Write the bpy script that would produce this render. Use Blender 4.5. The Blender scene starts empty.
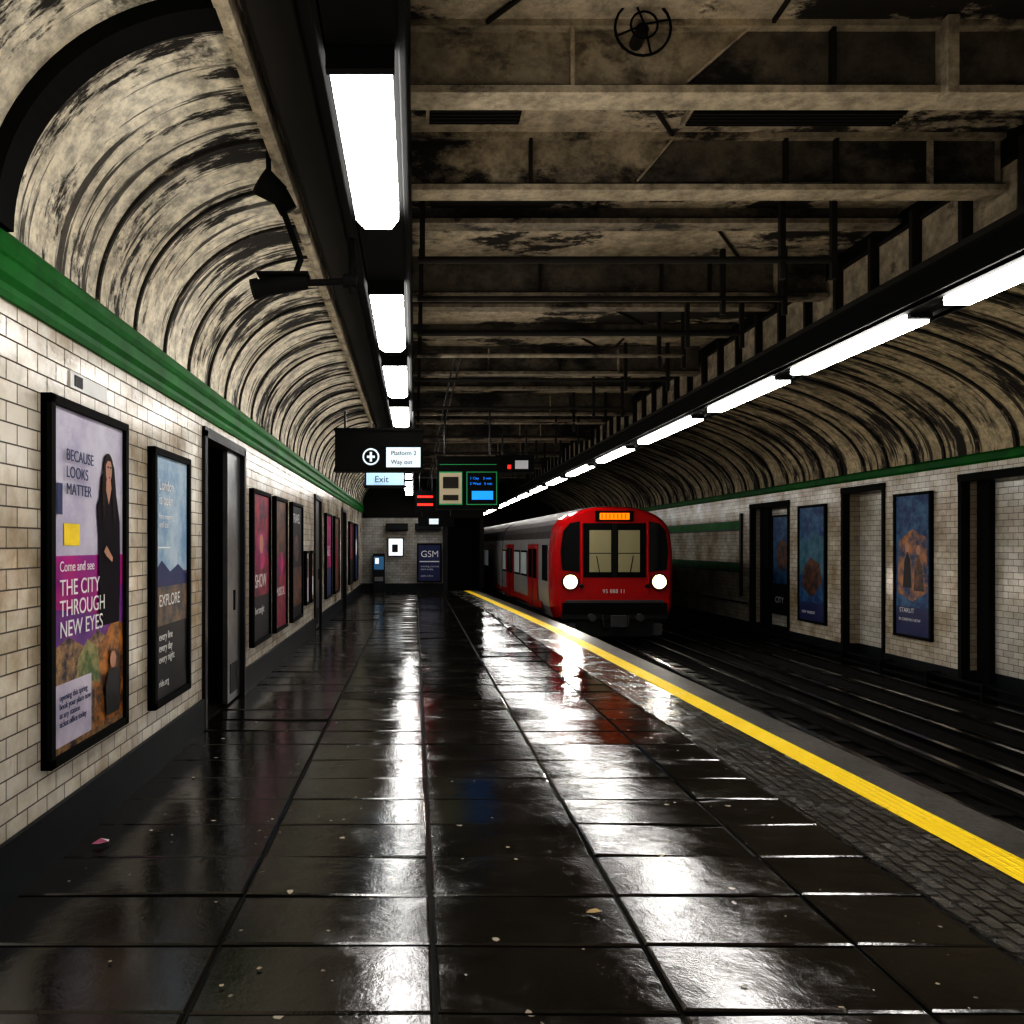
import bpy, math, random
from mathutils import Vector, Matrix
random.seed(7)
S=bpy.context.scene
EYE=1.6
# ------------------------------------------------------------------ materials
class NT:
    def __init__(s,name):
        s.m=bpy.data.materials.new(name); s.m.use_nodes=True
        s.t=s.m.node_tree; s.b=s.t.nodes['Principled BSDF']
    def n(s,typ,**kw):
        nd=s.t.nodes.new(typ)
        for k,v in kw.items(): setattr(nd,k,v)
        return nd
    def l(s,a,b): s.t.links.new(a,b)
    def coord(s,scale=(1,1,1),loc=(0,0,0),rot=(0,0,0)):
        tc=s.n('ShaderNodeTexCoord'); mp=s.n('ShaderNodeMapping')
        mp.inputs['Scale'].default_value=scale; mp.inputs['Location'].default_value=loc; mp.inputs['Rotation'].default_value=rot
        s.l(tc.outputs['Object'],mp.inputs['Vector']); return mp.outputs['Vector']
    def swz(s,a,b,off=(0,0)):
        tc=s.n('ShaderNodeTexCoord'); sp=s.n('ShaderNodeSeparateXYZ'); cb=s.n('ShaderNodeCombineXYZ')
        s.l(tc.outputs['Object'],sp.inputs[0])
        for i,ax in enumerate((a,b)):
            ad=s.n('ShaderNodeMath',operation='ADD'); ad.inputs[1].default_value=off[i]
            s.l(sp.outputs[ax],ad.inputs[0]); s.l(ad.outputs[0],cb.inputs[i])
        return cb.outputs[0]
    def noise(s,vec,scale,detail=6,rough=.6):
        nd=s.n('ShaderNodeTexNoise'); nd.inputs['Scale'].default_value=scale; nd.inputs['Detail'].default_value=detail
        nd.inputs['Roughness'].default_value=rough
        s.l(vec,nd.inputs['Vector']); return nd.outputs['Fac']
    def ramp(s,fac,stops):
        r=s.n('ShaderNodeValToRGB'); e=r.color_ramp.elements
        while len(e)<len(stops): e.new(.5)
        for el,(p,c) in zip(e,stops):
            el.position=p; el.color=(c,c,c,1) if isinstance(c,(int,float)) else (*c,1)
        s.l(fac,r.inputs[0]); return r.outputs[0]
    def mix(s,f,a,b,mode='MIX'):
        m=s.n('ShaderNodeMix',data_type='RGBA',blend_type=mode)
        for sock,v in ((m.inputs[0],f),(m.inputs[6],a),(m.inputs[7],b)):
            if hasattr(v,'node'): s.l(v,sock)
            elif isinstance(v,(int,float)): sock.default_value=v if sock==m.inputs[0] else (v,v,v,1)
            else: sock.default_value=(*v,1)
        return m.outputs[2]
    def bump(s,h,strength,dist=.01,prev=None):
        b=s.n('ShaderNodeBump'); b.inputs['Strength'].default_value=strength; b.inputs['Distance'].default_value=dist
        s.l(h,b.inputs['Height'])
        if prev: s.l(prev,b.inputs['Normal'])
        s.l(b.outputs[0],s.b.inputs['Normal']); return b.outputs[0]

def plain(name,c,rough=.5,metal=0,var=.25,sc=6,spec=.5):
    N=NT(name); f=N.noise(N.coord(),sc,5)
    f=N.ramp(f,[(.3,1-var),(.7,1)])
    N.l(N.mix(1.0,c,f,'MULTIPLY'),N.b.inputs['Base Color'])
    N.b.inputs['Roughness'].default_value=rough; N.b.inputs['Metallic'].default_value=metal
    N.b.inputs['Specular IOR Level'].default_value=spec
    return N.m
def emis(name,c,st):
    N=NT(name); N.b.inputs['Base Color'].default_value=(*c,1)
    N.b.inputs['Emission Color'].default_value=(*c,1); N.b.inputs['Emission Strength'].default_value=st
    return N.m
def art(name,c1,c2,sc=8,rough=.45,lo=.4,hi=.6):
    N=NT(name); f=N.noise(N.coord(),sc,6,.7)
    f=N.ramp(f,[(lo,0.0),(hi,1.0)])
    N.l(N.mix(f,c1,c2),N.b.inputs['Base Color']); N.b.inputs['Roughness'].default_value=rough
    N.b.inputs['Specular IOR Level'].default_value=.3
    return N.m
def tile_mat(name,axis='Y',tint=(.62,.575,.50),dirt=.95):
    N=NT(name); v=N.swz(axis,'Z',(0,.03))
    br=N.n('ShaderNodeTexBrick',offset=.5)
    N.l(v,br.inputs['Vector'])
    br.inputs['Scale'].default_value=1; br.inputs['Brick Width'].default_value=.20; br.inputs['Row Height'].default_value=.095
    br.inputs['Mortar Size'].default_value=.004; br.inputs['Mortar Smooth'].default_value=.2
    t=Vector(tint)
    br.inputs['Color1'].default_value=(*t,1); br.inputs['Color2'].default_value=(*(t*.80),1)
    br.inputs['Mortar'].default_value=(.08,.068,.055,1)
    big=N.ramp(N.noise(N.coord(),1.1,8,.68),[(.36,(.50,.42,.31)),(.60,(1,1,1))])
    c=N.mix(dirt,br.outputs['Color'],N.mix(1.0,br.outputs['Color'],big,'MULTIPLY'))
    sp=N.ramp(N.noise(N.coord((1,1,.35)),9,8,.7),[(.63,0.0),(.73,.75)])
    c=N.mix(sp,c,(.12,.1,.08))
    N.l(c,N.b.inputs['Base Color'])
    N.l(N.ramp(br.outputs['Fac'],[(0,.22),(1,.8)]),N.b.inputs['Roughness'])
    inv=N.n('ShaderNodeMath',operation='SUBTRACT'); inv.inputs[0].default_value=1; N.l(br.outputs['Fac'],inv.inputs[1])
    b1=N.bump(inv.outputs[0],.6,.004)
    N.bump(N.noise(N.coord(),14,3),.25,.01,b1)
    return N.m
def peel(name,c1,c2,dark,scale,t0,t1,sc=2.0,fine=9,rough=.7,streak=None):
    N=NT(name); v=N.coord(scale)
    f=N.ramp(N.noise(v,sc,10,.72),[(t0,0.0),(t1,1.0)])
    base=N.mix(N.ramp(N.noise(N.coord(),1.3,6,.6),[(.35,0.0),(.7,1.0)]),c1,c2)
    g=N.ramp(N.noise(N.coord(),fine,8,.75),[(.38,.5),(.6,1.0)])
    base=N.mix(1.0,base,g,'MULTIPLY')
    if streak:
        s2=N.ramp(N.noise(N.coord((.25,streak,.3)),2.5,8,.6),[(.56,0.0),(.60,.9)])
        base=N.mix(s2,base,dark)
        bl=N.ramp(N.noise(N.coord((1,1,1),(7,3,1)),1.0,9,.75),[(.57,0.0),(.62,.85)])
        base=N.mix(bl,base,(dark[0]*3,dark[1]*3,dark[2]*3))
    N.l(N.mix(f,base,dark),N.b.inputs['Base Color']); N.b.inputs['Roughness'].default_value=rough
    N.bump(N.noise(v,sc*2,8,.7),.5,.02)
    return N.m

M={}
M['tileL']=tile_mat('white_glazed_tile','Y')
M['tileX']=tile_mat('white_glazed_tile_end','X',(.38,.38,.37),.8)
M['vault']=peel('peeling_cream_paint',(.92,.85,.71),(.76,.68,.54),(.022,.018,.015),(.45,2.0,.6),.54,.575,1.5,streak=5)
M['vaultR']=peel('peeling_ochre_paint',(.74,.63,.43),(.52,.43,.28),(.020,.016,.012),(.35,2.0,.5),.50,.56,1.3,streak=4)
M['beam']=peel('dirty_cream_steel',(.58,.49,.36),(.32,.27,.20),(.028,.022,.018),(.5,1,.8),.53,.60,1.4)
M['beamD']=peel('dark_steel',(.20,.17,.13),(.09,.075,.06),(.015,.013,.01),(.5,1,.8),.50,.60,1.8)  # darker mix of the beam colours, for farther beams and cover plates
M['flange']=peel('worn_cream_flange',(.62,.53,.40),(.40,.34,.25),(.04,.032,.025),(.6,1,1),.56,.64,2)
M['flangeD']=peel('dark_cream_flange',(.40,.34,.26),(.20,.17,.13),(.03,.025,.02),(.6,1,1),.52,.60,2.4)  # darker mix of the flange colours, for farther beams and some pipes
M['ceil']=peel('stained_ceiling_paint',(.70,.60,.46),(.36,.30,.22),(.022,.018,.014),(.8,1.4,1),.49,.53,1.1)
M['rib']=peel('grimy_rib',(.04,.034,.028),(.022,.019,.016),(.30,.25,.18),(.6,2,1),.56,.62,3)
M['duct']=plain('dark_brown_duct',(.026,.022,.018),.7,spec=.3)
M['black']=plain('black_painted_metal',(.007,.007,.008),.45,spec=.35)
M['matblack']=plain('matt_black',(.005,.005,.005),.8,spec=.2)
M['green']=plain('green_glazed_trim',(.003,.14,.014),.5,0,.55,3,spec=.2)
M['skirt']=plain('dark_slate_skirting',(.010,.013,.018),.5,0,.5,2,spec=.25)
M['steel']=plain('brushed_steel',(.28,.28,.28),.35,.9)
M['rail']=plain('polished_rail_steel',(.50,.49,.48),.20,1,.4,2)
M['rust']=plain('rusted_sleeper',(.012,.010,.009),.75,0,.6,5,spec=.25)
M['lamp']=emis('fluorescent_diffuser',(1,.98,.95),17)
M['lampR']=emis('fluorescent_diffuser_track',(1,.98,.94),26)
M['dark']=plain('tunnel_near_black',(.012,.011,.010),.9,spec=.2)  # even near-black for tunnel, passage, doorway backs and filler boxes
M['ballast']=peel('wet_trackbed',(.018,.016,.015),(.009,.0085,.008),(.004,.004,.004),(1,1,1),.45,.6,4,30,.35)
def floor_mat():
    N=NT('wet_stone_slab')
    v=N.coord()
    c=N.mix(N.ramp(N.noise(v,1.4,8,.65),[(.35,0.0),(.7,1.0)]),(.007,.006,.005),(.022,.0185,.015))
    def specks(scale,t,amp,loc):
        sp=N.n('ShaderNodeTexVoronoi'); sp.inputs['Scale'].default_value=scale; N.l(N.coord((1,1,1),loc),sp.inputs['Vector'])
        wob=N.noise(v,34,4); ad=N.n('ShaderNodeMath',operation='MULTIPLY_ADD'); ad.inputs[1].default_value=amp; N.l(wob,ad.inputs[0]); N.l(sp.outputs['Distance'],ad.inputs[2])
        return N.ramp(ad.outputs[0],[(t,1.0),(t+.01,0.0)])
    c=N.mix(specks(3.4,.130,.16,(0,0,0)),c,(.42,.38,.31))
    c=N.mix(specks(7,.150,.20,(3,5,0)),c,(.20,.18,.15))
    N.l(c,N.b.inputs['Base Color'])
    r=N.ramp(N.noise(v,2.1,8,.74),[(.42,.04),(.55,.11),(.67,.30)])
    N.l(r,N.b.inputs['Roughness'])
    N.b.inputs['IOR'].default_value=2.0
    b1=N.bump(N.noise(N.coord((1,1.3,1)),3.0,4,.5),.30,.013)
    b3=N.bump(N.noise(v,12,4,.6),.30,.0045,b1)
    N.bump(N.noise(v,75,4,.7),.45,.0013,b3)
    return N.m
M['floor']=floor_mat()
M['grout']=plain('wet_grout',(.004,.004,.0035),.65,spec=.3)
def tact_mat():
    N=NT('ribbed_edge_paving'); v=N.swz('Y','X')
    br=N.n('ShaderNodeTexBrick',offset=.5); N.l(v,br.inputs['Vector'])
    br.inputs['Scale'].default_value=1; br.inputs['Brick Width'].default_value=.13; br.inputs['Row Height'].default_value=.075
    br.inputs['Mortar Size'].default_value=.013; br.inputs['Mortar Smooth'].default_value=.5
    br.inputs['Color1'].default_value=(.10,.093,.085,1); br.inputs['Color2'].default_value=(.04,.037,.034,1); br.inputs['Mortar'].default_value=(.002,.002,.002,1)
    N.l(br.outputs['Color'],N.b.inputs['Base Color'])
    N.l(N.ramp(N.noise(N.coord(),4,5),[(.35,.12),(.65,.32)]),N.b.inputs['Roughness'])
    N.b.inputs['IOR'].default_value=1.8
    inv=N.n('ShaderNodeMath',operation='SUBTRACT'); inv.inputs[0].default_value=1; N.l(br.outputs['Fac'],inv.inputs[1])
    b=N.bump(inv.outputs[0],1,.02); N.bump(N.noise(N.coord(),18,4),.6,.01,b)
    return N.m
M['tact']=tact_mat()
def yel():
    N=NT('yellow_line_paint'); f=N.ramp(N.noise(N.coord(),22,8,.75),[(.60,0.0),(.70,1.0)])
    c=N.mix(f,(.82,.58,.0),(.16,.11,.02)); N.l(c,N.b.inputs['Base Color'])
    N.l(N.ramp(N.noise(N.coord(),3,5),[(.35,.45),(.65,.7)]),N.b.inputs['Roughness'])
    br=N.n('ShaderNodeTexBrick',offset=0); N.l(N.swz('Y','X'),br.inputs['Vector'])
    br.inputs['Scale'].default_value=1; br.inputs['Brick Width'].default_value=.12; br.inputs['Row Height'].default_value=.05;br.inputs['Mortar Size'].default_value=.012;br.inputs['Mortar Smooth'].default_value=1
    N.bump(br.outputs['Fac'],.5,.006); return N.m
M['yellow']=yel()
M['coping']=peel('concrete_coping',(.10,.092,.082),(.055,.05,.045),(.02,.02,.018),(1,1,1),.55,.7,3,25,.5)
# ------------------------------------------------------------------ mesh builder
class MB:
    def __init__(s): s.v=[];s.f=[];s.mi=[];s.mats=[]
    def m(s,mat):
        if mat not in s.mats: s.mats.append(mat)
        return s.mats.index(mat)
    def poly(s,pts,mat):
        b=len(s.v); s.v+=[tuple(p) for p in pts]; s.f.append(tuple(range(b,b+len(pts)))); s.mi.append(s.m(mat))
    def box(s,x0,x1,y0,y1,z0,z1,mat):
        x0,x1=sorted((x0,x1));y0,y1=sorted((y0,y1));z0,z1=sorted((z0,z1))
        b=len(s.v)
        s.v+=[(x0,y0,z0),(x1,y0,z0),(x1,y1,z0),(x0,y1,z0),(x0,y0,z1),(x1,y0,z1),(x1,y1,z1),(x0,y1,z1)]
        for q in ((0,3,2,1),(4,5,6,7),(0,1,5,4),(1,2,6,5),(2,3,7,6),(3,0,4,7)):
            s.f.append(tuple(b+i for i in q)); s.mi.append(s.m(mat))
    def cyl(s,p,q,r,mat,n=12,r2=None,caps=True):
        p=Vector(p);q=Vector(q); r2=r if r2 is None else r2
        d=(q-p).normalized(); a=d.orthogonal().normalized(); c=d.cross(a)
        b=len(s.v)
        for P,R in ((p,r),(q,r2)):
            for i in range(n):
                t=2*math.pi*i/n; s.v.append(tuple(P+R*(math.cos(t)*a+math.sin(t)*c)))
        k=s.m(mat)
        for i in range(n):
            j=(i+1)%n; s.f.append((b+i,b+j,b+n+j,b+n+i)); s.mi.append(k)
        if caps:
            s.f.append(tuple(b+i for i in reversed(range(n)))); s.mi.append(k)
            s.f.append(tuple(b+n+i for i in range(n))); s.mi.append(k)
    def tube(s,pts,r,mat,n=8,closed=False):
        P=list(pts)+([pts[0]] if closed else [])
        for a,b in zip(P,P[1:]): s.cyl(a,b,r,mat,n)
    def obj(s,name,parent=None,bevel=0,smooth=False,loc=(0,0,0),rot=(0,0,0)):
        me=bpy.data.meshes.new(name); me.from_pydata(s.v,[],s.f)
        for m in s.mats: me.materials.append(m)
        me.polygons.foreach_set('material_index',s.mi)
        if smooth: me.polygons.foreach_set('use_smooth',[True]*len(s.f))
        me.update(); o=bpy.data.objects.new(name,me); S.collection.objects.link(o)
        o.location=loc;o.rotation_euler=rot
        if parent: o.parent=parent
        if bevel:
            bm=o.modifiers.new('b','BEVEL'); bm.width=bevel; bm.segments=2; bm.limit_method='ANGLE'
        return o
def text(body,size,mat,loc,rot,parent=None,name='lettering',align='LEFT',bold=0):
    c=bpy.data.curves.new(name,'FONT'); c.body=body; c.size=size; c.align_x=align; c.extrude=.0008; c.offset=bold
    c.materials.append(mat); o=bpy.data.objects.new(name,c); S.collection.objects.link(o)
    o.location=loc;o.rotation_euler=rot
    if parent:o.parent=parent
    return o
def empty(name,loc=(0,0,0),rot=(0,0,0)):
    o=bpy.data.objects.new(name,None); S.collection.objects.link(o); o.location=loc;o.rotation_euler=rot; return o

XL=-1.84; XR=8.3; YB=-5.0; YE=28.0; YT=46.0; ZG=2.7; BED=-.75
K=[(-5,3.0),(4,2.98),(6.1,2.93),(10,2.82),(14.7,2.66),(18.3,2.46),(22.5,2.18),(28,1.8)]
def yc(y):
    for (a,b),(c,d) in zip(K,K[1:]):
        if y<=c: return b+(d-b)*(y-a)/(c-a)
    return K[-1][1]
YS=[YB+i*.5 for i in range(int((YE-YB)/.5)+1)]; YS[-1]=YE-.03
# ------------------------------------------------------------------ floor
fl=MB()
for a,b in zip(YS,YS[1:]):
    ea,eb=yc(a)+.36,yc(b)+.36
    fl.poly([(XL-.1,a,-.014),(ea,a,-.014),(eb,b,-.014),(XL-.1,b,-.014)],M['grout'])
    fl.poly([(ea,a,-.014),(ea,a,BED),(eb,b,BED),(eb,b,-.014)],M['dark'])
TW,TD=.85,.46
y=YB-.08
while y<YE:
    for ix in range(-2,5):
        x0=.067+ix*TW+.006; x1=.067+(ix+1)*TW-.006
        if ix==0: x0+=.007
        if ix==-2: x0=XL-.05
        lim=yc(y+.2)-.5
        if x0>=lim-.03: continue
        x1=min(x1,lim)
        y0=y+.005;y1=y+TD-.005
        tx=random.gauss(0,.007)*TW; ty=random.gauss(0,.012)*TD; e=.010
        base=-random.random()*.003
        def zz(px,py): return base+((px-x0)/(x1-x0)-.5)*tx+((py-y0)/(y1-y0)-.5)*ty
        T=[(x0+e,y0+e),(x1-e,y0+e),(x1-e,y1-e),(x0+e,y1-e)]
        O=[(x0,y0),(x1,y0),(x1,y1),(x0,y1)]
        top=[(p[0],p[1],zz(*p)) for p in T]; out=[(p[0],p[1],-.014) for p in O]
        mid=[(p[0],p[1],zz(*p)-.006) for p in O]
        fl.poly(top,M['floor'])
        for i in range(4):
            j=(i+1)%4
            fl.poly([mid[i],mid[j],top[j],top[i]],M['floor'])
            fl.poly([out[i],out[j],mid[j],mid[i]],M['grout'])
    y+=TD
fl.obj('floor')
def strip(name,o0,o1,z,mat,zb=-.01):
    m=MB()
    for a,b in zip(YS,YS[1:]):
        A0,A1,B0,B1=yc(a)+o0,yc(a)+o1,yc(b)+o0,yc(b)+o1
        m.poly([(A0,a,z),(A1,a,z),(B1,b,z),(B0,b,z)],mat)
        m.poly([(A1,a,z),(A1,a,zb),(B1,b,zb),(B1,b,z)],mat)
        m.poly([(A0,a,zb),(A0,a,z),(B0,b,z),(B0,b,zb)],mat)
    return m.obj(name)
strip('tactile_paving',-.66,-.115,.006,M['tact'])
strip('yellow_platform_line',-.115,.10,.008,M['yellow'])
strip('platform_edge_coping',.10,.40,.006,M['coping'],zb=-.12)
tb=MB(); tb.box(1.5,XR+.1,YB,YT,BED-.2,BED,M['ballast']); tb.obj('ground_trackbed')
def track(cx,xs,name):
    m=MB(); y=YB+.2
    while y<YT-.3:
        m.box(cx-.92,cx+.92,y,y+.24,BED,BED+.02,M['rust']); y+=.65
    for x in xs:
        m.box(x-.065,x+.065,YB+.05,YT-.05,BED+.02,BED+.05,M['rust'])
        m.box(x-.012,x+.012,YB+.05,YT-.05,BED+.05,BED+.17,M['rust'])
        m.box(x-.035,x+.035,YB+.05,YT-.05,BED+.17,BED+.205,M['rail'])
    m.obj(name)
track(4.53,[3.81,4.53,5.25,5.68],'railway_track')
track(7.0,[6.28,7.0,7.72],'railway_track')
cb=MB()
for x,z in ((8.1,BED+.2),(8.15,BED+.32)):
    cb.cyl((x,YB+.1,z),(x,YT-.1,z),.03,M['matblack'],8)
for i in range(40):
    cb.box(8.05,8.27,YB+.1+i*1.25,YB+i*1.25+.15,BED,BED+.36,M['matblack'])
cb.obj('trackside_cable_run')
# ------------------------------------------------------------------ side walls with openings
def side_wall(name,X,out,y0,y1,z0,z1,skz,openings,depth):
    m=MB(); Xo=X+out*depth
    cur=y0
    for (a,b,zt) in openings+[(y1,y1,z1)]:
        if a>cur:
            m.box(X,Xo,cur,a,skz,z1,M['tileL'])
            m.box(X-out*.025,Xo,cur,a,z0,skz,M['skirt'])
        if b>a: m.box(X,Xo,a,b,zt,z1,M['tileL'])
        cur=b
    return m.obj(name)
side_wall('wall_left',XL,-1,YB,YE,-.05,ZG,.27,[(6.94,8.56,2.6),(14.6,15.6,2.5),(20,21.2,2.5)],.5)
side_wall('wall_right',XR,1,YB,YT,BED,ZG+.1,-.30,[(10.6,12.15,2.62),(14.15,15.5,2.65),(17.75,19.75,2.55)],.3)
def sweep(profile,y0,y1,mat,name):
    m=MB(); n=len(profile)
    for i in range(n):
        a=profile[i];b=profile[(i+1)%n]
        m.poly([(a[0],y0,a[1]),(b[0],y0,b[1]),(b[0],y1,b[1]),(a[0],y1,a[1])],mat)
    m.poly([(p[0],y0,p[1]) for p in profile],mat); m.poly([(p[0],y1,p[1]) for p in reversed(profile)],mat)
    return m.obj(name)
g=[(XL-.1,2.70),(XL+.02,2.70),(XL+.03,2.73),(XL+.03,2.76),(XL+.055,2.79),(XL+.055,2.86),(XL+.035,2.89),(XL+.05,2.92),(XL+.05,2.97),(XL+.02,3.0),(XL-.1,3.0)]
sweep(g,YB,YE,M['green'],'trim_1')
g=[(XR+.1,2.80),(XR-.03,2.80),(XR-.06,2.83),(XR-.06,2.92),(XR-.04,2.95),(XR+.1,2.95)]
sweep(g,YB,YT,M['green'],'trim_2')
def doorway(name,X,out,y0,y1,zb,zt,door=None,back='dark'):
    m=MB(); w=.06; Xi=X-out*.03
    m.box(Xi,X+out*.12,y0-.03,y0+w,zb,zt,M['black'])
    m.box(Xi,X+out*.12,y1-w,y1+.03,zb,zt,M['black'])
    m.box(Xi,X+out*.12,y0-.03,y1+.03,zt-w,zt+.03,M['black'])
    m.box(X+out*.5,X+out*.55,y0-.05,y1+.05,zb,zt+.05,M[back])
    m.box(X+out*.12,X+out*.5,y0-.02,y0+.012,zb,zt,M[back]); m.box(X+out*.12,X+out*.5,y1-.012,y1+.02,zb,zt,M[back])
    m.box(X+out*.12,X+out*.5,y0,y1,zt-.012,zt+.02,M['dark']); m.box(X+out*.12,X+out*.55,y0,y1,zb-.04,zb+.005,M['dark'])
    if door=='steel':
        a=y1-.62
        m.box(X+out*.02,X+out*.07,a,y1-w,zb+.02,zt-w,M['steel'])
        m.box(X+out*.015,X+out*.02,a+.1,y1-.2,zb+.1,zb+.4,M['black'])
        m.cyl((X-out*.03,a+.08,zb+.95),(X-out*.03,a+.08,zb+1.15),.012,M['black'])
    m.obj(name,bevel=.004)
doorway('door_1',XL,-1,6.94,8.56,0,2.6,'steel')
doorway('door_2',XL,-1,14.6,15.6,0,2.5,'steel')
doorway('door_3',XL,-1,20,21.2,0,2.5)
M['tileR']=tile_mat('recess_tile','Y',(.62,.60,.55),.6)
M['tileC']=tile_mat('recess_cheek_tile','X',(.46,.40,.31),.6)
def recess(name,X,y0,y1,zt,cab):
    m=MB()
    for a,b in ((y0-.03,y0+.04),(y1-.04,y1+.04)): m.box(X-.03,X+.1,a,b,BED,zt,M['matblack'])
    m.box(X-.04,X+.1,y0-.04,y1+.04,zt-.06,zt+.05,M['matblack'])
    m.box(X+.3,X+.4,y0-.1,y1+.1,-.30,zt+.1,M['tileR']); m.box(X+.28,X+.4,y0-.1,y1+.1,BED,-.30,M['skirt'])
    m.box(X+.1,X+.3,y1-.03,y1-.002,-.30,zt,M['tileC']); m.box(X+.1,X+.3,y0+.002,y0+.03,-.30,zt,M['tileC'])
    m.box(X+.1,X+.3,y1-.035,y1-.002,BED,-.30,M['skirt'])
    m.box(X+.1,X+.3,y0,y1,zt-.01,zt+.02,M['dark'])
    if cab: m.box(X+.2,X+.29,y1-cab,y1-.05,BED+.02,zt-.06,M['matblack'])
    m.box(X+.285,X+.298,y0+.3,y0+.42,1.6,1.72,M['matblack'])
    m.obj(name)
recess('door_4',XR,10.6,12.15,2.62,.3)
recess('door_5',XR,14.15,15.5,2.65,0)
recess('door_6',XR,17.75,19.75,2.55,.5)
m=MB()
for z0 in (.93,2.0):
    m.box(XR-.05,XR,20.3,31,z0,z0+.2,M['green']); m.box(XR-.055,XR,20.3,31,z0-.03,z0,M['black']); m.box(XR-.055,XR,20.3,31,z0+.2,z0+.22,M['black'])
m.box(XR-.055,XR,20.25,20.35,.3,2.4,M['black'])
m.obj('wall_handrail_band')
m=MB(); m.cyl((XR-.05,YB+.1,.15),(XR-.05,10.4,.15),.02,M['matblack'],8); m.cyl((XR-.05,19.9,.15),(XR-.05,YT-.1,.15),.02,M['matblack'],8)
m.obj('wall_cable_conduit')
# ------------------------------------------------------------------ vaults
def arc(cx,cz,a,b,t0,t1,n,sx):
    return [(cx+sx*a*math.cos(math.radians(t0+(t1-t0)*i/n)),cz+b*math.sin(math.radians(t0+(t1-t0)*i/n))) for i in range(n+1)]
def vault(name,pts,y0,y1,mat,ribs,ribw,ribp,heavy=()):
    m=MB(); ys=[y0+(y1-y0)*i/20 for i in range(21)]
    for a,b in zip(ys,ys[1:]):
        for p,q in zip(pts,pts[1:]): m.poly([(p[0],a,p[1]),(q[0],a,q[1]),(q[0],b,q[1]),(p[0],b,p[1])],mat)
    o=m.obj(name,smooth=True)
    r=MB()
    C=(pts[-1][0],pts[0][1])
    def ring(y,w,pr,mt):
        inn=[]
        for p in pts:
            d=Vector((C[0]-p[0],C[1]-p[1])); d=d.normalized()*pr if d.length>0 else Vector((0,-pr)); inn.append((p[0]+d.x,p[1]+d.y))
        for i in range(len(pts)-1):
            p,q,pi,qi=pts[i],pts[i+1],inn[i],inn[i+1]
            r.poly([(pi[0],y,pi[1]),(qi[0],y,qi[1]),(qi[0],y+w,qi[1]),(pi[0],y+w,pi[1])],mt)
            r.poly([(p[0],y,p[1]),(q[0],y,q[1]),(qi[0],y,qi[1]),(pi[0],y,pi[1])],mt)
            r.poly([(p[0],y+w,p[1]),(q[0],y+w,q[1]),(qi[0],y+w,qi[1]),(pi[0],y+w,pi[1])],mt)
    for y in ribs: ring(y,ribw,ribp,M['rib'])
    for y,w,p in heavy: ring(y,w,p,M['matblack'])
    r.obj(name+'_ribs',parent=o)
    return o
pl=arc(-.81,2.98,1.03,.96,0,90,20,-1)
ribsL=[4.6+.62*i for i in range(38)]+[ -4.5+.7*i for i in range(11)]
vault('ceiling_vault_left',pl,YB,YE,M['vault'],ribsL,.024,.02,[(3.38,.15,.07)])
pr=arc(3.9,2.95,4.4,1.75,0,90,26,1)
vault('ceiling_vault_right',pr,YB,YT,M['vaultR'],[-4+.75*i for i in range(66)],.05,.035)
sweep([(-.85,3.87),(-.81,3.86),(-.78,3.87),(-.78,4.0),(-.85,3.97)],YB,YE,M['flange'],'trim_3')
# ------------------------------------------------------------------ ceiling
m=MB(); m.box(-.9,4.2,YB,YT,4.0,4.15,M['ceil']); m.obj('ceiling')
m=MB(); m.box(3.7,4.3,YB,YT,3.6,4.75,M['dark']); m.box(3.55,3.75,YB,YT,4.0,4.75,M['dark']); m.obj('ceiling_bulkhead')
m=MB(); m.box(-.74,-.02,YB,YE,3.88,3.995,M['duct']); m.box(-.70,-.5,YB,YE,3.82,3.88,M['duct']); m.obj('ceiling_duct',bevel=.01)
bi=0
def beam(y,xe):
    global bi
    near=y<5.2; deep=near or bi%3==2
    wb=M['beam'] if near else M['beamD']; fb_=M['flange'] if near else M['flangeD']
    bi+=1
    zb=3.665 if deep else 3.875
    m=MB()
    m.box(-.02,xe,y,y+.10,zb+.035,4.0,wb)
    m.box(-.02,xe,y-.05,y+.10,zb,zb+.035,fb_)
    m.box(-.02,xe,y-.03,y,zb+.035,zb+.05,M['duct'])
    if deep:
        m.box(-.02,xe,y-.05,y+.0,3.97,4.0,wb)
        for x in (random.uniform(.6,1.1),random.uniform(1.5,2.2),2.45,3.0):
            if x<xe: m.box(x,x+.018,y-.045,y,zb+.03,4.0,M['duct'] if random.random()<.5 else M['beam'])
    return m.obj('ceiling_beam')
by=2.7-7
while by<YE-.3:
    beam(by,3.44); by+=1.0
m=MB()
m.poly([(1.25,3.693,3.73),(1.55,3.693,3.995),(3.4,3.693,3.995),(3.4,3.693,3.73)],M['beamD'])
m.poly([(1.30,4.693,3.73),(1.52,4.693,3.995),(3.4,4.693,3.995),(3.4,4.693,3.73)],M['beamD'])
m.tube([(1.25,3.68,3.73),(1.55,3.68,3.99)],.008,M['flange'],6); m.tube([(1.30,4.68,3.73),(1.52,4.68,3.99)],.008,M['flange'],6)
m.box(2.40,2.45,3.60,3.69,3.64,3.99,M['flange'])
m.obj('beam_cover_plates')
m=MB()
for k in range(24):
    y=2.9+k
    x=random.uniform(.5,2.4)
    m.tube([(x,y,3.985),(x+random.choice((-.6,.6,.5)),y+.75,3.985)],.012,M['duct'],6)
    if k%2==0: m.box(x+.7,x+.715,y,y+.8,3.98,4.0,M['duct'])
m.obj('ceiling_panel_seams')
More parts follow.
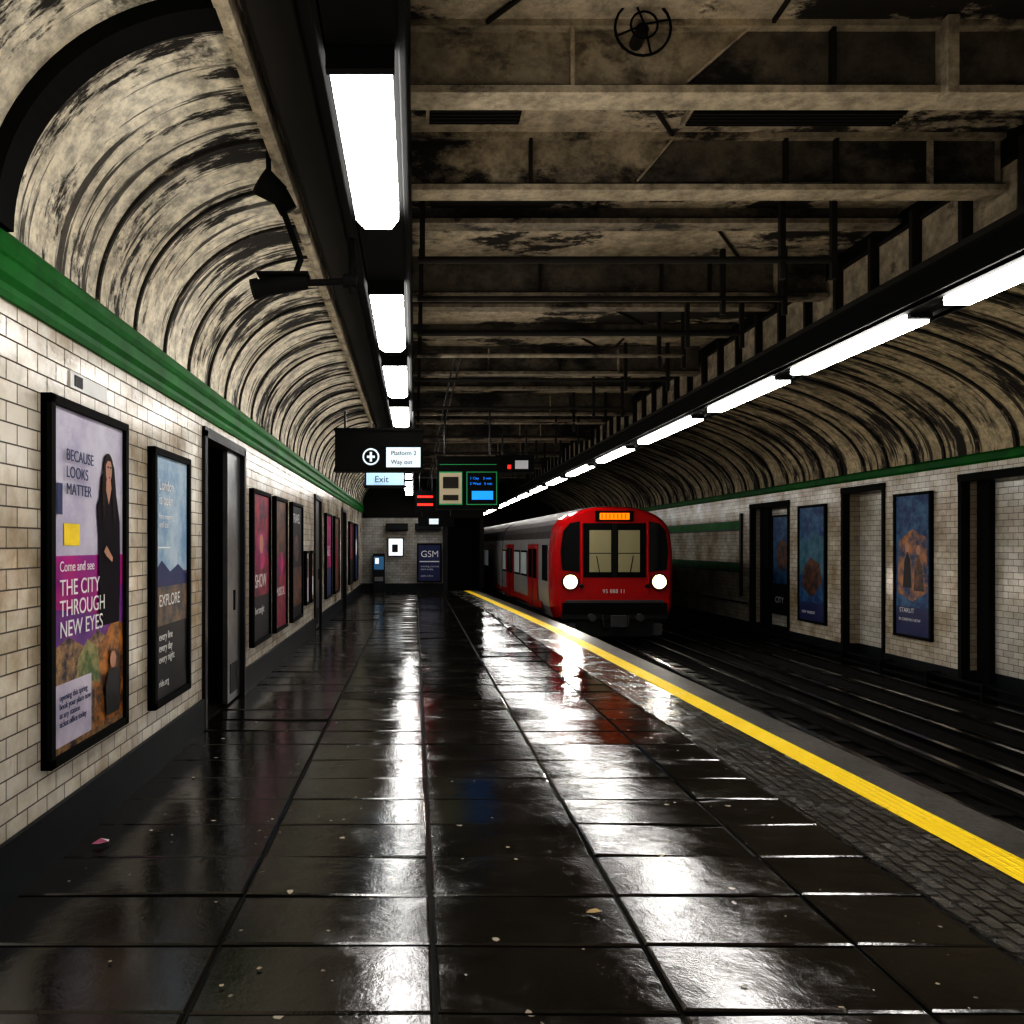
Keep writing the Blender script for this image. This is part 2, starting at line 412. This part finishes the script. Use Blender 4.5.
def vent(x0,x1,y0,y1,name='ventilation_grille'):
    m=MB(); m.box(x0,x1,y0,y1,3.965,4.0,M['flange']); m.box(x0+.02,x1-.02,y0+.02,y1-.02,3.955,3.966,M['matblack'])
    for i in range(4): 
        yy=y0+.03+i*(y1-y0-.06)/4; m.box(x0+.02,x1-.02,yy,yy+.012,3.948,3.958,M['duct'])
    m.obj(name)
vent(.06,.60,4.3,4.50); vent(1.5,2.7,4.33,4.52); vent(.9,1.6,7.2,7.45)
m=MB(); cx,cy,cz=1.02,3.62,3.915
ring=[(cx+.125*math.cos(t*math.pi/12),cy-.04,cz+.125*math.sin(t*math.pi/12)) for t in range(24)]
m.tube(ring,.006,M['matblack'],6,True)
ring2=[(cx+.06*math.cos(t*math.pi/8),cy-.06,cz+.06*math.sin(t*math.pi/8)) for t in range(16)]
m.tube(ring2,.005,M['matblack'],6,True)
for t in (0,2):
    a=t*math.pi/4+.3; m.tube([(cx+.125*math.cos(a),cy-.04,cz+.125*math.sin(a)),(cx,cy-.065,cz),(cx-.125*math.cos(a),cy-.04,cz-.125*math.sin(a))],.005,M['matblack'],5)
m.cyl((cx,cy+.08,cz),(cx,cy-.03,cz),.03,M['duct'],16)
m.obj('bulkhead_lamp_cage')
for (y,z,xe,mt) in ((5.45,3.54,2.85,'duct'),(6.5,3.60,3.0,'duct'),(7.35,3.54,3.0,'duct'),(8.2,3.54,2.75,'flangeD'),(9.5,3.56,3.0,'duct'),(11.2,3.52,2.9,'duct'),(12.6,3.52,3.0,'flangeD'),(14.2,3.52,2.9,'duct'),(16.5,3.5,3.0,'duct'),(18.5,3.5,3.0,'duct')):
    m=MB(); m.cyl((.02,y,z),(xe,y,z),.022,M[mt],10)
    for x in (.05,2.5,xe): m.box(x-.018,x+.018,y-.02,y+.02,z-.13 if x>2 else z,4.0,M['duct'])
    m.obj('ceiling_conduit_pipe')
m=MB()
for x,z in ((.42,3.60),(.49,3.60)): m.cyl((x,8.5,z),(x,YE-.1,z),.012,M['duct'],8)
m.obj('ceiling_cable_pipes')
m=MB()
m.box(3.28,3.70,YB,YT-.1,3.20,3.26,M['matblack']); m.box(3.30,3.36,YB,YT-.1,3.20,3.40,M['matblack']); m.box(3.62,3.68,YB,YT-.1,3.2,3.60,M['matblack'])
m.box(3.26,3.40,YB,YT-.1,3.38,3.42,M['duct'])
y=YB+.1
while y<YT-1:
    m.box(3.46,3.50,y,y+.36,3.42,3.82,M['flange']); m.box(3.40,3.50,y+.37,y+.41,3.40,3.9,M['duct']); m.box(3.45,3.5,y,y+.4,3.82,3.85,M['duct'])
    y+=.5
m.box(3.5,3.6,YB,YT-.1,3.42,3.995,M['dark'])
m.obj('lamp_girder')
def lamp(x0,x1,y0,y1,z,mat,h_,chamfer=0):
    m=MB(); h=MB()
    if chamfer:
        c=chamfer
        P=[(x0,y0),(x1,y0),(x1,y1-c*3),(x1-c,y1),(x0+c,y1),(x0,y1-c*3)]
        m.poly([(a,b,z) for a,b in reversed(P)],mat); m.poly([(a,b,z+h_) for a,b in P],mat)
        for i in range(6):
            a=P[i];b=P[(i+1)%6]; m.poly([(a[0],a[1],z),(b[0],b[1],z),(b[0],b[1],z+h_),(a[0],a[1],z+h_)],mat)
        h.box(x0-.012,x1+.012,y0-.04,y0-.002,z-.004,z+h_,M['matblack']); h.box(x0+.03,x1-.03,y1+.002,y1+.05,z+.02,z+h_,M['matblack'])
    else:
        m.box(x0,x1,y0,y1,z,z+h_,mat)
        h.box(x0+.01,x1-.01,y0-.05,y0-.002,z+.02,z+h_,M['matblack']); h.box(x0+.01,x1-.01,y1+.002,y1+.05,z+.02,z+h_,M['matblack'])
    o=m.obj('fluorescent_light',bevel=.008)
    h.obj('end_caps',parent=o)
m=MB(); m.box(-.33,-.05,YB,27.5,3.375,3.55,M['matblack'])
m.box(-.35,-.31,YB,27.5,3.375,3.42,M['matblack']); m.box(-.06,-.03,YB,27.5,3.36,3.60,M['matblack'])
y=YB+.3
while y<27: m.box(-.22,-.16,y,y+.05,3.55,3.87,M['black']); y+=1.15
m.obj('lamp_trunking',bevel=.006)
for a,b in [(-4.1,-2.6),(-1.8,-.4),(.5,1.9),(2.87,4.28),(5.4,7.0),(7.55,9.2),(9.8,11.5),(12.1,13.7),(14.4,16),(16.7,18.3),(19,20.6),(21.3,22.9),(23.6,25.2),(25.7,27.2)]:
    lamp(-.305,-.085,a,b,3.29,M['lamp'],.083,.04)
for a,b in [(-4.2,-2.2),(-1.6,.2),(.8,2.7),(3.25,5.15),(5.55,7.25),(7.6,9.3),(9.9,12.2),(13.0,15.0),(15.9,18),(18.8,20.7),(21.6,23.6),(24.4,26.4),(27.2,29.3),(30,32),(33,35),(36,38),(39,41),(42,44)]:
    lamp(3.40,3.57,a,b,3.142,M['lampR'],.056)
# ------------------------------------------------------------------ end wall
m=MB()
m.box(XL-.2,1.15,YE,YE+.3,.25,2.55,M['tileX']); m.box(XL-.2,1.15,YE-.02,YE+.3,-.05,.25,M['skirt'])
m.box(XL-.2,2.42,YE,YE+.3,2.55,4.1,M['dark']); m.box(2.27,2.42,YE,YE+.3,BED,2.6,M['dark'])
m.box(.98,1.15,YE-.05,YE,0,2.55,M['black'])
m.obj('wall_back')
m=MB(); m.box(1.15,2.27,YE+1.2,YE+1.3,-.05,2.6,M['dark']); m.box(1.1,2.27,YE+.3,YE+1.3,-.1,-.01,M['dark']); m.obj('wall_passage')
m=MB(); m.box(2.27,2.42,YE+.3,YT,BED,4.1,M['dark']); m.obj('wall_tunnel_side')
m=MB(); m.box(2.3,XR+.6,YT,YT+.2,BED,4.9,M['dark']); m.obj('wall_tunnel_end')
m=MB(); m.box(XL-.6,XR+.6,YB-.2,YB,BED-.2,4.9,M['tileX']); m.obj('wall_front')
WT=emis('lit_white_panel',(.9,.95,1),.5); VB=emis('lit_blue_panel',(.05,.16,.30),.25)
m=MB(); m.box(-.95,-.40,YE-.10,YE-.001,1.2,1.85,M['black']); m.box(-.92,-.43,YE-.105,YE-.10,1.23,1.82,WT); m.box(-.80,-.60,YE-.11,YE-.105,1.35,1.62,M['duct']); m.obj('wall_light_box')
m=MB(); m.box(-1.45,-1.05,YE-.35,YE-.03,0,1.3,M['skirt']); m.box(-1.42,-1.08,YE-.36,YE-.35,.75,1.2,VB); m.box(-1.38,-1.25,YE-.365,YE-.36,.95,1.15,WT); m.box(-1.40,-1.10,YE-.36,YE-.35,.35,.5,M['steel']); m.obj('ticket_machine',bevel=.01)
m=MB()
for a,b in ((-1.0,-.25),(.0,.9)): m.box(a,b,YE-.2,YE-.02,2.1,2.35,M['matblack']); m.box(a+.04,b-.04,YE-.205,YE-.2,2.14,2.31,M['skirt'])
m.obj('wall_sign_band')
# ------------------------------------------------------------------ posters
W=plain('print_white',(.72,.72,.72),.5,0,.1,spec=.3); DK=plain('print_dark',(.012,.012,.016),.5,spec=.3)
ROT={'L':(math.pi/2,0,math.pi/2),'R':(math.pi/2,0,-math.pi/2),'E':(math.pi/2,0,0)}
def poster(side,a,b,z0,z1,bg,items=(),texts=(),name='advertising_poster',fw=.045,X=None):
    w=abs(b-a);h=z1-z0
    loc={'L':((X if X is not None else XL+.001),min(a,b),z0),'R':((X if X is not None else XR-.001),max(a,b),z0),'E':(min(a,b),(X if X is not None else YE),z0)}[side]
    m=MB()
    m.box(0,w,0,h,0,.03,M['black'])
    for q in ((0,fw,0,h),(w-fw,w,0,h),(0,w,0,fw),(0,w,h-fw,h)): m.box(q[0],q[1],q[2],q[3],.0,.055,M['matblack'])
    iw,ih=w-2*fw,h-2*fw
    P=lambda u,v,l:(fw+u*iw,fw+v*ih,.031+.0007*l)
    m.poly([P(0,0,0),P(1,0,0),P(1,1,0),P(0,1,0)],bg)
    for k,(pts,mat) in enumerate(items):
        if len(pts)==2:
            (u0,v0),(u1,v1)=pts; pts=[(u0,v0),(u1,v0),(u1,v1),(u0,v1)]
        m.poly([P(u,v,k+1) for u,v in pts],mat)
    o=m.obj(name,loc=loc,rot=ROT[side])
    for (s,sz,u,v,mat) in texts:
        text(s,sz,mat,P(u,v,len(items)+2),(0,0,0),parent=o,name='print')
    return o
def ell(cu,cv,ru,rv,n=20): return [(cu+ru*math.cos(2*math.pi*i/n),cv+rv*math.sin(2*math.pi*i/n)) for i in range(n)]
lav=art('p_lavender',(.36,.33,.45),(.50,.48,.56),2); mag=art('p_magenta',(.42,.01,.20),(.26,.01,.22),3)
crowd=art('p_crowd',(.34,.20,.09),(.015,.015,.03),11); orange=art('p_orange',(.42,.17,.03),(.04,.02,.015),9)
pal=art('p_pale',(.55,.50,.60),(.42,.38,.48),3); yl=plain('p_yellow',(.85,.62,.01),.5); navy=plain('p_navy',(.015,.025,.11),.5)
skin=plain('p_skin',(.48,.25,.17),.5); hair=plain('p_hair',(.02,.010,.008),.5,spec=.1); dress=plain('p_dress',(.012,.008,.015),.6,spec=.1); purple=art('p_purple',(.10,.03,.20),(.22,.04,.26),6)
greenp=art('p_foliage',(.05,.10,.03),(.30,.26,.12),10)
woman=[
 ([(.62,.56),(.60,.72),(.63,.82),(.67,.84),(.80,.84),(.86,.80),(.89,.72),(.88,.56)],hair),
 (ell(.745,.850,.085,.055),hair),
 ([(.60,.34),(.60,.62),(.57,.73),(.66,.785),(.72,.80),(.78,.80),(.87,.775),(.93,.68),(.94,.50),(.92,.34)],dress),
 ([(.700,.79),(.72,.825),(.775,.825),(.795,.79),(.75,.735)],skin),
 (ell(.748,.850,.050,.040),skin),
 ([(.69,.86),(.70,.890),(.745,.905),(.79,.890),(.805,.855),(.775,.880),(.73,.880)],hair),
 ([(.665,.87),(.695,.88),(.705,.80),(.69,.72),(.655,.66),(.64,.78)],hair),
 ([(.80,.88),(.83,.86),(.86,.78),(.85,.66),(.81,.70),(.795,.80)],hair),
 ([(.72,.862),(.74,.862),(.74,.856),(.72,.856)],hair),([(.76,.862),(.78,.862),(.78,.856),(.76,.856)],hair),([(.735,.828),(.765,.828),(.76,.822),(.74,.822)],mag),
 ([(.66,.58),(.70,.60),(.80,.56),(.79,.545),(.70,.565)],skin)]
poster('L',3.93,4.99,.49,2.35,lav,
 [(((0,.30),(1,.57)),mag),([(0,.42),(0,.28),(1,.28),(1,.47),(.6,.38)],purple),([(0,0),(1,0),(1,.31),(.8,.28),(.6,.33),(.4,.29),(.2,.33),(0,.30)],crowd),([(.55,.02),(1,.02),(1,.33),(.85,.36),(.7,.30),(.55,.26)],orange),([(.3,.2),(.62,.16),(.6,.27),(.45,.31),(.32,.26)],greenp),(((.02,.02),(.50,.2)),pal),
  (((.14,.60),(.34,.665)),yl),(((.05,.69),(.12,.78)),navy)]+woman+[([(.70,.04),(.68,.14),(.74,.19),(.86,.19),(.93,.14),(.90,.04)],DK),(ell(.80,.22,.05,.028),skin)],
 [('BECAUSE',.085,.14,.85,navy),('LOOKS',.085,.14,.80,navy),('MATTER',.085,.14,.75,navy),('Come and see',.075,.06,.525,W),('THE CITY',.12,.06,.455,W),('THROUGH',.12,.06,.395,W),('NEW EYES',.12,.06,.335,W),
  ('opening this spring\nbook your place now\nat any station\nticket office today',.045,.06,.155,navy)])
skyb=art('p_skyblue',(.18,.29,.42),(.38,.46,.53),3); sand=art('p_sand',(.20,.13,.08),(.05,.05,.06),8)
poster('L',5.50,6.38,.46,2.28,skyb,[(((0,.0),(1,.52)),sand),(((0,0),(1,.30)),DK),([(0,.52),(.2,.57),(.45,.52),(.7,.55),(1,.5),(1,.46),(0,.46)],navy),(((.1,.62),(.45,.625)),W)],
 [('London',.11,.12,.86,W),('is open',.11,.12,.80,W),('from morning\nuntil late',.06,.12,.74,W),('EXPLORE',.12,.12,.38,W),('every line\nevery day\nevery night',.08,.12,.24,W),('ride.org',.07,.12,.05,W)])
red=art('p_red',(.30,.02,.05),(.04,.012,.035),5); teal=art('p_teal',(.02,.09,.14),(.08,.18,.24),5); brn=art('p_brown',(.16,.07,.035),(.02,.02,.03),7)
pink=art('p_pink',(.45,.03,.14),(.12,.015,.09),4)
poster('L',8.87,9.95,.46,2.23,red,[(ell(.5,.62,.3,.14),pink),(((0,0),(1,.3)),DK),(ell(.5,.66,.12,.07),skin)],[('SHOW',.22,.12,.36,W),('live tonight',.12,.12,.18,W)])
poster('L',10.3,11.25,.46,2.23,red,[(((0,.55),(1,1)),brn),(ell(.5,.5,.25,.1),pink)],[('MUSICAL',.16,.1,.25,W)])
poster('L',11.7,12.8,.46,2.23,DK,[(((0,.1),(1,.45)),brn),(ell(.45,.62,.22,.12),brn)],[('TRAVEL',.2,.1,.85,W)])
poster('L',13.2,13.65,.6,1.5,pal,[(((.1,.5),(.9,.9)),brn)],name='notice_frame'); poster('L',13.85,14.3,.6,1.5,crowd,[(((.1,.1),(.9,.5)),W)],name='notice_frame')
poster('L',16.2,17.3,.5,2.25,pink,[(((0,0),(1,.35)),navy)],[('SALE',.3,.12,.5,W)])
poster('L',17.9,19.0,.5,2.25,brn,[(ell(.5,.5,.3,.2),red)]); poster('L',22,23.2,.5,2.25,red,[(((0,0),(1,.4)),DK)]); poster('L',24,25.2,.5,2.25,navy,[(ell(.5,.6,.3,.15),W)])
blu=art('p_blue',(.010,.04,.13),(.05,.14,.26),5); glow=art('p_film',(.42,.18,.06),(.02,.05,.12),4)
poster('R',12.8,13.8,.05,2.47,blu,[([(.05,.30),(.5,.24),(.95,.32),(.9,.70),(.5,.76),(.1,.68)],glow),([(.22,.34),(.26,.52),(.35,.60),(.44,.54),(.48,.34)],DK),([(.54,.32),(.58,.50),(.68,.58),(.78,.50),(.84,.32)],brn),(((.0,0),(1,.2)),navy),(ell(.35,.63,.06,.035),skin),(ell(.68,.61,.06,.035),skin)],[('STARLIT',.11,.12,.16,W),('IN CINEMAS NOW',.07,.1,.10,W)])
poster('R',16.1,17.25,-.02,2.43,blu,[([(0,.4),(1,.36),(1,.72),(.6,.78),(.3,.70),(0,.75)],teal),([(.1,.3),(.5,.2),(.9,.34),(.8,.5),(.45,.56),(.2,.46)],brn),(((0,0),(1,.16)),navy)],[('new season',.12,.1,.06,W)])
poster('R',18.05,19.1,-.02,2.3,blu,[(ell(.5,.6,.3,.16),brn),(((0,0),(1,.3)),DK)],[('CITY',.2,.12,.1,W)],X=XR+.26)
poster('E',.07,.93,.3,1.66,navy,[(((.05,.52),(.95,.55)),W)],[('GSM',.32,.1,.66,W),('training courses\nstart today',.10,.1,.38,W),('apply online',.09,.1,.12,W)],fw=.05,X=YE-.12)
# ------------------------------------------------------------------ hanging signs
SW=emis('sign_lit_white',(.7,.8,.86),.35); SB=emis('screen_blue',(.01,.22,.75),1.0); SR=emis('led_red',(1,.03,.02),1.2); SC=emis('sign_cream',(.42,.36,.25),.1); SG=emis('led_green',(.02,.25,.09),.25)
def hang(name,x0,x1,y,z0,z1,parts,texts=(),top=3.66,d=.16):
    m=MB(); m.box(x0,x1,y,y+d,z0,z1,M['matblack'])
    m.box(x0-.012,x1+.012,y-.012,y+d+.012,z1-.02,z1+.012,M['matblack']); m.box(x0-.012,x1+.012,y-.012,y+d+.012,z0-.012,z0+.02,M['matblack'])
    for x in (x0+.12,x1-.12): m.cyl((x,y+d/2,z1),(x,y+d/2,top),.014,M['black'],8)
    o=m.obj(name)
    for i,(a,b,c,e,mat) in enumerate(parts):
        q=MB(); q.box(a,b,y-.014-.002*i,y-.0125,c,e,mat); q.obj('panel_%d'%(i+1),parent=o)
    for (s,sz,x,z,mat) in texts: text(s,sz,mat,(x,y-.04,z),ROT['E'],parent=o,name='lettering')
    return o
m_=hang('direction_sign',-1.0,.10,10,2.53,3.05,[(-.36,.07,2.57,2.82,SW)],[('Platform 2',.075,-.30,2.72,DK),('Way out',.075,-.30,2.61,DK)],top=3.28)
q=MB()
rr=[(-.55+.095*math.cos(t*math.pi/12),9.97,2.70+.095*math.sin(t*math.pi/12)) for t in range(24)]
q.tube(rr,.012,SW,6,True); q.box(-.60,-.50,9.965,9.98,2.685,2.715,SW); q.box(-.565,-.535,9.965,9.98,2.64,2.76,SW); q.obj('pictogram',parent=m_)
hang('exit_sign',-.72,-.14,11.5,2.44,2.66,[(-.70,-.16,2.46,2.64,emis('sign_pale_blue',(.40,.58,.72),.45))],[('Exit',.13,-.58,2.50,navy)],top=3.36)
hang('departure_board',.33,1.25,12,2.15,2.92,[(.36,.71,2.20,2.70,SG),(.37,.70,2.22,2.68,SC),(.77,1.23,2.20,2.70,SG),(.785,1.215,2.215,2.685,M['matblack']),(.85,1.17,2.28,2.41,SB),(.42,.65,2.27,2.35,M['duct']),(.42,.65,2.45,2.62,M['duct']),(.37,1.22,2.80,2.81,SG)],[('1 City    2 min',.055,.82,2.58,SB),('2 West   5 min',.055,.82,2.50,SB)],top=3.62)
hang('destination_sign',1.42,2.08,14,2.88,3.16,[(1.75,1.98,2.93,3.08,emis('sign_dim_white',(.5,.5,.52),.2)),(1.62,1.68,2.93,3.00,SR)],top=3.62)
hang('led_message_board',-.0,.55,20,2.45,2.95,[(.06,.45,2.58,2.64,SR),(.06,.45,2.78,2.83,SR)],top=3.62)
hang('platform_number_sign',.1,1.25,25.5,2.2,2.5,[(.45,.75,2.26,2.44,SW)],top=3.62)
# ------------------------------------------------------------------ CCTV
y=4.7
m=MB()
m.cyl((-.36,y,3.15),(-.86,y,3.13),.02,M['matblack'],10); m.cyl((-.372,y,3.08),(-.372,y,3.40),.018,M['matblack'],10); m.cyl((-.42,y,3.15),(-.34,y,3.15),.04,M['matblack'],12)
m.cyl((-.92,y-.02,3.10),(-.64,y+.02,3.16),.052,M['matblack'],14); m.cyl((-.95,y-.03,3.09),(-.91,y-.02,3.103),.06,M['matblack'],14)
m.box(-.92,-.62,y-.06,y+.06,3.175,3.19,M['matblack'])
m.tube([(-.70,y,3.20),(-.67,y,3.28),(-.78,y,3.58)],.018,M['matblack'],8)
m.cyl((-.90,y-.05,3.72),(-.79,y+.02,3.66),.085,M['matblack'],16,r2=.06); m.cyl((-.80,y+.02,3.67),(-.75,y+.05,3.58),.055,M['matblack'],14)
m.cyl((-.86,y,3.70),(-.86,y,3.93),.015,M['matblack'],8); m.obj('security_camera')
# ------------------------------------------------------------------ train
TR=empty('subway_train',(4.56,18.3,0),(0,0,math.radians(1.3)))
RED=plain('train_red_paint',(.47,.004,.007),.25,0,.15,2); RED2=plain('train_door_red',(.45,.008,.012),.3)
SIL=plain('train_silver_panel',(.42,.42,.43),.3,.2,.15,2); ROOF=plain('train_roof_grey',(.07,.06,.06),.6,0,.4,2,spec=.3); GLS=plain('train_dark_glass',(.01,.012,.014),.06,0,.1)
UND=plain('train_underframe',(.012,.012,.013),.6); CABIN=emis('train_cab_window',(.27,.24,.14),.10); HL=emis('train_headlight',(1,.95,.85),100); HR=emis('train_headlight_halo',(1,.70,.42),1.6); TL=emis('train_orange_display',(1,.13,.0),1.8)  # HR imitates the warm halo round the headlights as an emissive ring
SKT=plain('train_skirt_grey',(.07,.07,.075),.45); SWIN=emis('train_saloon_window',(.28,.30,.31),.2)
def prof():
    P=[(-1.30,-.10),(-1.40,.15),(-1.42,.6),(-1.42,1.45),(-1.38,1.75)]
    for i in range(1,16):
        t=math.pi-math.pi*i/16
        c,s_=math.cos(t),math.sin(t)
        P.append((1.38*math.copysign(abs(c)**.82,c),1.75+.76*s_**.9))
    P+=[(1.38,1.75),(1.42,1.45),(1.42,.6),(1.40,.15),(1.30,-.10)]
    return P
PR=prof()
def sec(y,k,kz=1): return [(x*k,y,1.15+(z-1.15)*kz) for x,z in PR]
def car(y0,y1,cab):
    m=MB()
    S_=[sec(y0,.90,.93),sec(y0+.07,.955,.965),sec(y0+.2,.985,.985),sec(y0+.5,1,1)] if cab else [sec(y0,.97,.98),sec(y0+.1,1,1)]
    S_+=[sec(y0+1.7,1),sec(y1-.1,1),sec(y1,.97,.98)]
    for a,b in zip(S_,S_[1:]):
        for i in range(len(PR)-1):
            z=(PR[i][1]+PR[i+1][1])/2; yy=(a[0][1]+b[0][1])/2-y0
            mat=(RED if (yy<1.1 and cab) else (ROOF if z>1.78 else SIL))
            if mat is RED and z>2.3 and yy>.3: mat=ROOF
            m.poly([a[i],a[i+1],b[i+1],b[i]],mat)
        m.poly([a[-1],a[0],b[0],b[-1]],UND)
    m.poly(list(reversed(S_[0])),RED if cab else UND); m.poly(S_[-1],UND)
    m.obj('car_body',parent=TR)
    u=MB(); u.box(-1.22,1.22,y0+.3,y1-.3,-.30,-.08,UND)
    for yb in (y0+1.8,y1-1.8):
        u.box(-1.0,1.0,yb-1.0,yb+1.0,-.5,-.25,UND)
        for dy in (-.7,.7):
            for x in (-.72,.72): u.cyl((x-.06,yb+dy,-.20),(x+.06,yb+dy,-.20),.34,SKT,20)
    for k in range(2): u.box(-1.15,1.15,y0+3.4+k*1.6,y0+4.6+k*1.6,-.45,-.2,SKT)
    u.obj('underframe',parent=TR)
    d=MB()
    for s in (-1,1):
        X=s*1.425
        def sb(a,b,z0,z1,mat,t=.012): d.box(X,X+s*t,a,b,z0,z1,mat)
        L=y1-y0
        if cab: sb(y0+.62,y0+1.25,.75,1.6,GLS)
        for c in (2.6,6.8):
            c=y0+c
            sb(c-.75,c+.75,.02,1.62,RED2,.015)
            sb(c-.60,c-.08,.75,1.50,GLS,.02); sb(c+.08,c+.60,.75,1.50,GLS,.02)
            sb(c-.01,c+.01,.02,1.62,UND,.022)
        for a,b in ((3.5,4.6),(4.8,5.9),(7.7,8.5)):
            if y0+b<y1:
                sb(y0+a,y0+b,.75,1.45,GLS); sb(y0+a+.06,y0+b-.06,.80,1.40,SWIN,.016)
        sb(y0+(1.3 if cab else .1),y1-.1,.06,.22,RED2,.011)
    d.obj('doors_and_windows',parent=TR)
cars=[(0,8.8,True),(9.15,17.95,False),(18.3,27.0,False)]
for c in cars: car(*c)
g=MB()
for a,b in zip(cars,cars[1:]): g.box(-1.15,1.15,a[1]-.05,b[0]+.05,-.1,2.2,UND)
g.obj('gangway',parent=TR)
f=MB()
def fb(x0,x1,z0,z1,mat,t=.03,y=0): f.box(x0,x1,y-t,y+.01,z0,z1,mat)
fb(-.72,.72,.86,2.10,M['matblack'],.025)
fb(-.58,-.08,.98,1.94,CABIN,.035); fb(.08,.58,.98,1.94,CABIN,.035)
fb(-.05,.05,.86,2.10,M['black'],.045)
for s in (-1,1):
    f.poly([(s*.80,-.022,.98),(s*1.20,-.022,1.03),(s*1.24,-.022,1.45),(s*1.18,-.022,1.92),(s*1.02,-.022,2.1),(s*.80,-.022,2.14)][::s],GLS)
    fb(s*.76-.02,s*.76+.02,.5,2.16,RED,.05)
    f.cyl((s*1.02,.0,.76),(s*1.02,-.05,.76),.20,M['black'],20)
    f.cyl((s*1.02,-.05,.76),(s*1.02,-.058,.76),.165,HR,20)  # glowing ring standing in for the headlight halo
    f.cyl((s*1.02,-.058,.76),(s*1.02,-.072,.76),.110,HL,20)
    f.cyl((s*.76,-.0,.66),(s*.76,-.06,.66),.05,M['black'],16)
    fb(s*.33-.25,s*.33+.25,1.40,1.42,M['matblack'],.037)
fb(-.44,.44,2.14,2.38,M['matblack'],.03); fb(-.34,.34,2.18,2.33,TL,.036)
for i in range(7): fb(-.30+i*.09,-.28+i*.09,2.20,2.31,M['matblack'],.038)
fb(-1.12,1.12,.28,.34,SKT,.04)
f.box(-1.2,1.2,-.06,.4,.02,.28,M['matblack'])
f.box(-1.22,1.22,-.04,.5,-.10,.04,UND)
f.box(-1.05,1.05,.05,.5,-.50,-.10,UND)
f.cyl((0,-.38,-.12),(0,.3,-.12),.09,SKT,14); f.box(-.17,.17,-.42,-.30,-.24,.02,SKT)
for s in (-1,1):
    f.cyl((s*.55,-.18,-.05),(s*.55,.1,-.05),.09,SKT,14); f.tube([(s*.30,-.08,.0),(s*.28,-.15,-.25),(s*.16,-.1,-.32)],.025,UND,8)
    f.box(s*1.0-.10,s*1.0+.10,-.02,.2,-.46,-.20,SKT)
    f.tube([(s*.34,-.05,.90),(s*.42,-.055,1.35)],.010,M['matblack'],6)
f.obj('cab_front',parent=TR,bevel=.006)
text('95 888 11',.13,W,(-.28,-.03,.50),(math.pi/2,0,0),parent=TR,name='fleet_number')
for s in (-1,1):
    L=bpy.data.lights.new('headlamp_beam','SPOT'); L.energy=90; L.spot_size=math.radians(60); L.spot_blend=.9; L.shadow_soft_size=.12; L.color=(1,.93,.82)
    o=bpy.data.objects.new('headlamp_beam',L); S.collection.objects.link(o); o.parent=TR; o.location=(s*1.02,-.12,.76); o.rotation_euler=(math.radians(76),0,math.radians(180))
# ------------------------------------------------------------------ litter
m=MB(); m.poly([(-1.72,4.25,.012),(-1.67,4.23,.02),(-1.64,4.28,.014),(-1.69,4.30,.025)],plain('pink_paper',(.5,.15,.25),.6)); m.poly([(-1.69,4.30,.025),(-1.64,4.28,.014),(-1.65,4.32,.01)],W); m.obj('paper_scrap')
m=MB(); m.poly([(.74,3.46,.010),(.77,3.45,.014),(.81,3.47,.010),(.79,3.49,.016),(.76,3.49,.010)],plain('dead_leaf',(.45,.32,.12),.6)); m.obj('fallen_leaf')
m=MB(); lt=[plain('litter_grey',(.42,.40,.36),.6),plain('litter_tan',(.32,.26,.18),.6)]
for k in range(70):
    x=random.uniform(-1.6,2.1); y=random.uniform(2.4,8); r=random.uniform(.004,.015); n=6; a0=random.random()*6
    m.poly([(x+r*random.uniform(.6,1.2)*math.cos(a0+i*math.pi/3),y+r*random.uniform(.6,1.2)*math.sin(a0+i*math.pi/3),.007) for i in range(n)],lt[k%2])
m.obj('floor_litter_specks')
m=MB(); m.box(-1.84,-1.83,4.25,4.75,2.44,2.53,W); m.box(-1.832,-1.826,4.30,4.4,2.455,2.515,DK); m.obj('wall_number_plate')
# ------------------------------------------------------------------ added fill lights without a real source, imitating bounce onto ceiling and vaults
def up(x,y,z,sx,sy,e,ry=0):
    L=bpy.data.lights.new('bounce_fill','AREA'); L.shape='RECTANGLE'; L.size=sx; L.size_y=sy; L.energy=e; L.color=(1,.93,.81)
    o=bpy.data.objects.new('bounce_fill_light',L); S.collection.objects.link(o); o.location=(x,y,z); o.rotation_euler=(math.pi,ry,0)
for y,e in ((1,25),(7,20),(13,10),(19,5)): up(-.5,y,.4,1.8,5.6,e,math.radians(12))
for y,e in ((1,21),(7,15),(13,7),(19,4)): up(1.6,y,.35,2.0,5.6,e)
for y,e in ((3,24),(10,24)): up(6.0,y,-.35,3.6,6.5,e)
# ------------------------------------------------------------------ world, camera
w=bpy.data.worlds.new('World'); S.world=w; w.use_nodes=True; w.node_tree.nodes['Background'].inputs[0].default_value=(.01,.01,.012,1)
cam=bpy.data.cameras.new('Camera'); co=bpy.data.objects.new('Camera',cam); S.collection.objects.link(co)
co.location=(0,0,EYE); co.rotation_euler=(math.pi/2,0,0); cam.sensor_width=36; cam.lens=800/1024*36; cam.shift_x=97/1024; cam.shift_y=33/1024; cam.clip_end=200; cam.clip_start=.05
S.camera=co
S.view_settings.view_transform='Standard'; S.view_settings.exposure=-.05
for lk in ('High Contrast','Medium High Contrast'):
    try: S.view_settings.look=lk; print('look',lk); break
    except Exception as e: print(e)
